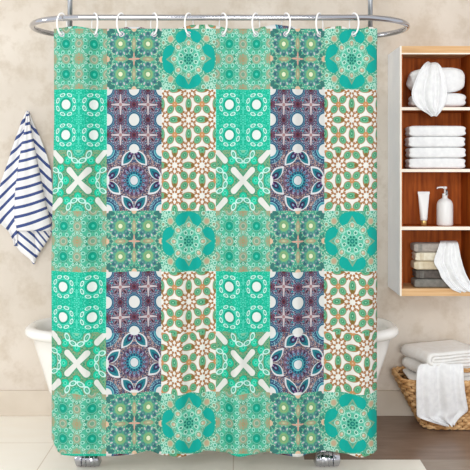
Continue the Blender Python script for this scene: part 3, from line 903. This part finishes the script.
for A, Bq in zip(ins, ins[1:]):
    for k in range(len(angs)): bm.faces.new((A[k], A[(k + 1) % len(angs)], Bq[(k + 1) % len(angs)], Bq[k]))
bm.faces.new(ins[0])
link('stakes', bm, M['wickerdark'], bk)
bm = bmesh.new()
ra = perimeter(1, 300)
for s_ in range(3):         # plaited rim
    tube(bm, [basket_pt(a, 1.0, .006 * math.cos(k * .42 + s_ * 2.09)) + Vector((0, 0, .004 + .006 * math.sin(k * .42 + s_ * 2.09))) for k, a in enumerate(ra)], .0058, 7, closed=True)
link('plaited_rim', bm, M['wicker'], bk)
bm = bmesh.new()
ra = perimeter(0, 240)
for s_ in range(2):
    tube(bm, [basket_pt(a, 0.0, .006 * math.cos(k * .4 + s_ * 3.14)) + Vector((0, 0, -.001 + .004 * math.sin(k * .4 + s_ * 3.14))) for k, a in enumerate(ra)], .0062, 7, closed=True)
link('base_rim', bm, M['wicker'], bk)
bm = bmesh.new()
for s_ in range(3):
    P = []
    for k in range(41):
        t = k / 40; c = Vector((1.145 + .17 * (-math.cos(PI * t)), 3.778, ZR + .062 * math.sin(PI * t) ** .8 + .002))
        P.append(c + Vector((.0, .006 * math.cos(t * 26 + s_ * 2.09), .006 * math.sin(t * 26 + s_ * 2.09))))
    tube(bm, P, .0055, 7)
link('handle', bm, M['wicker'], bk)

def fold_towel(cx, cy, z0, w_, d_, h_, rot, layers=2):
    """folded towel whose turned fold shows on its left end: nested U-turns extruded in depth"""
    bm = bmesh.new(); th = h_ / (2 * layers)
    R = Matrix.Rotation(rot, 3, 'Z')
    nd = 14
    for L in range(layers):
        ro, ri = h_ / 2 - L * th, h_ / 2 - (L + 1) * th * .96
        xr = w_ - ro; lay = []
        inset = L * th * 1.05 * 0
        xc = h_ / 2 + L * .004
        n = 18; path_o = []; path_i = []
        xs = [w_ - (w_ - xc) * k / 10 for k in range(11)]
        for x in xs: path_o.append((x, ro)); path_i.append((x, ri))
        for k in range(1, n):
            a = PI / 2 + PI * k / n
            path_o.append((xc + ro * 1.15 * math.cos(a), ro * math.sin(a))); path_i.append((xc + max(ri, .0008) * 1.1 * math.cos(a), max(ri, .0008) * math.sin(a)))
        for x in xs[::-1]: path_o.append((x, -ro)); path_i.append((x, -ri))
        loop = path_o + path_i[::-1]
        secs = []
        for j in range(nd + 1):
            y = d_ * j / nd
            e = min(y, d_ - y); rnd = 1 - .10 * max(0, 1 - e / .012) ** 2
            sec = []
            for (x, z) in loop:
                v = Vector((x, y, z * rnd)); v.z += mnoise.noise(Vector((x * 14, y * 14, L * 3 + z0 * 9))) * .003 * (1 if abs(z) > 0 else 0)
                v = Vector((x - .0, y, v.z))
                v = R @ v + Vector((cx, cy, z0 + h_ / 2)); v.z = max(z0, min(z0 + h_ + .003, v.z)); sec.append(bm.verts.new(v))
            secs.append(sec)
        m_ = len(loop)
        for A, Bq in zip(secs, secs[1:]):
            for k in range(m_): bm.faces.new((A[k], Bq[k], Bq[(k + 1) % m_], A[(k + 1) % m_]))
        np_ = len(path_o)
        for sec, fl2 in ((secs[0], False), (secs[-1], True)):
            for k in range(np_ - 1):
                q = [sec[k], sec[k + 1], sec[m_ - 2 - k], sec[m_ - 1 - k]]
                bm.faces.new(q[::-1] if fl2 else q)
    bmesh.ops.recalc_face_normals(bm, faces=bm.faces)
    return bm
rot = math.radians(20)
def fold_at(px, zc_, z0, h_, w_, d_, Y=3.745):
    return fold_towel(X_(px, Y), Y, z0, w_, d_, h_, rot)
G = 'white towels piled in the wicker basket'
o = recentre(link('folded_towel', fold_at(429, 0, .3265, .062, .30, .245), M['terrygrey']))
tag(o, 'topmost folded white towel of the pile in the wicker basket', 'towel', G)
o = recentre(link('folded_towel', fold_at(430, 0, .2635, .062, .30, .240, 3.75), M['terrygrey']))
tag(o, 'second folded white towel of the basket pile, directly under the topmost', 'towel', G)
o = recentre(link('folded_towel', slab(.835, 1.40, 3.80, 4.035,   .235, .262, .3, .7, 3, .002), M['terrygrey']))
tag(o, 'lowest visible white towel of the basket pile, level with the rim', 'towel', G)
o = recentre(link('towel_bundle', slab(.925, 1.35, 3.85, 4.02, .015, .234, .4, .6, 8, .003), M['terrygrey']))
tag(o, 'white towel bundle down inside the wicker basket below the folded pile', 'towel', G)
bm = drape([(363.5, 422, 461, 3.775), (363.5, 420, 463, 3.758), (367, 417, 464, 3.752), (374, 416, 464.3, 3.742), (384, 415.6, 465, 3.742), (396, 415.6, 466.5, 3.752), (406, 416, 468.6, 3.765), (412, 416, 469.6, 3.772), (417, 416.5, 463, 3.778), (421, 428, 458.5, 3.782), (425.5, 447, 454.5, 3.787)],
           [(.9, 3.2, .2, .6), (.9, 6.2, 1.4, 1.0), (.35, 12, .3, -2)], amp=.014)
o = recentre(link('draped_towel', bm, M['terry'])); cloth_mods(o, .006)
tag(o, 'white towel hanging out over the front of the wicker basket', 'towel')
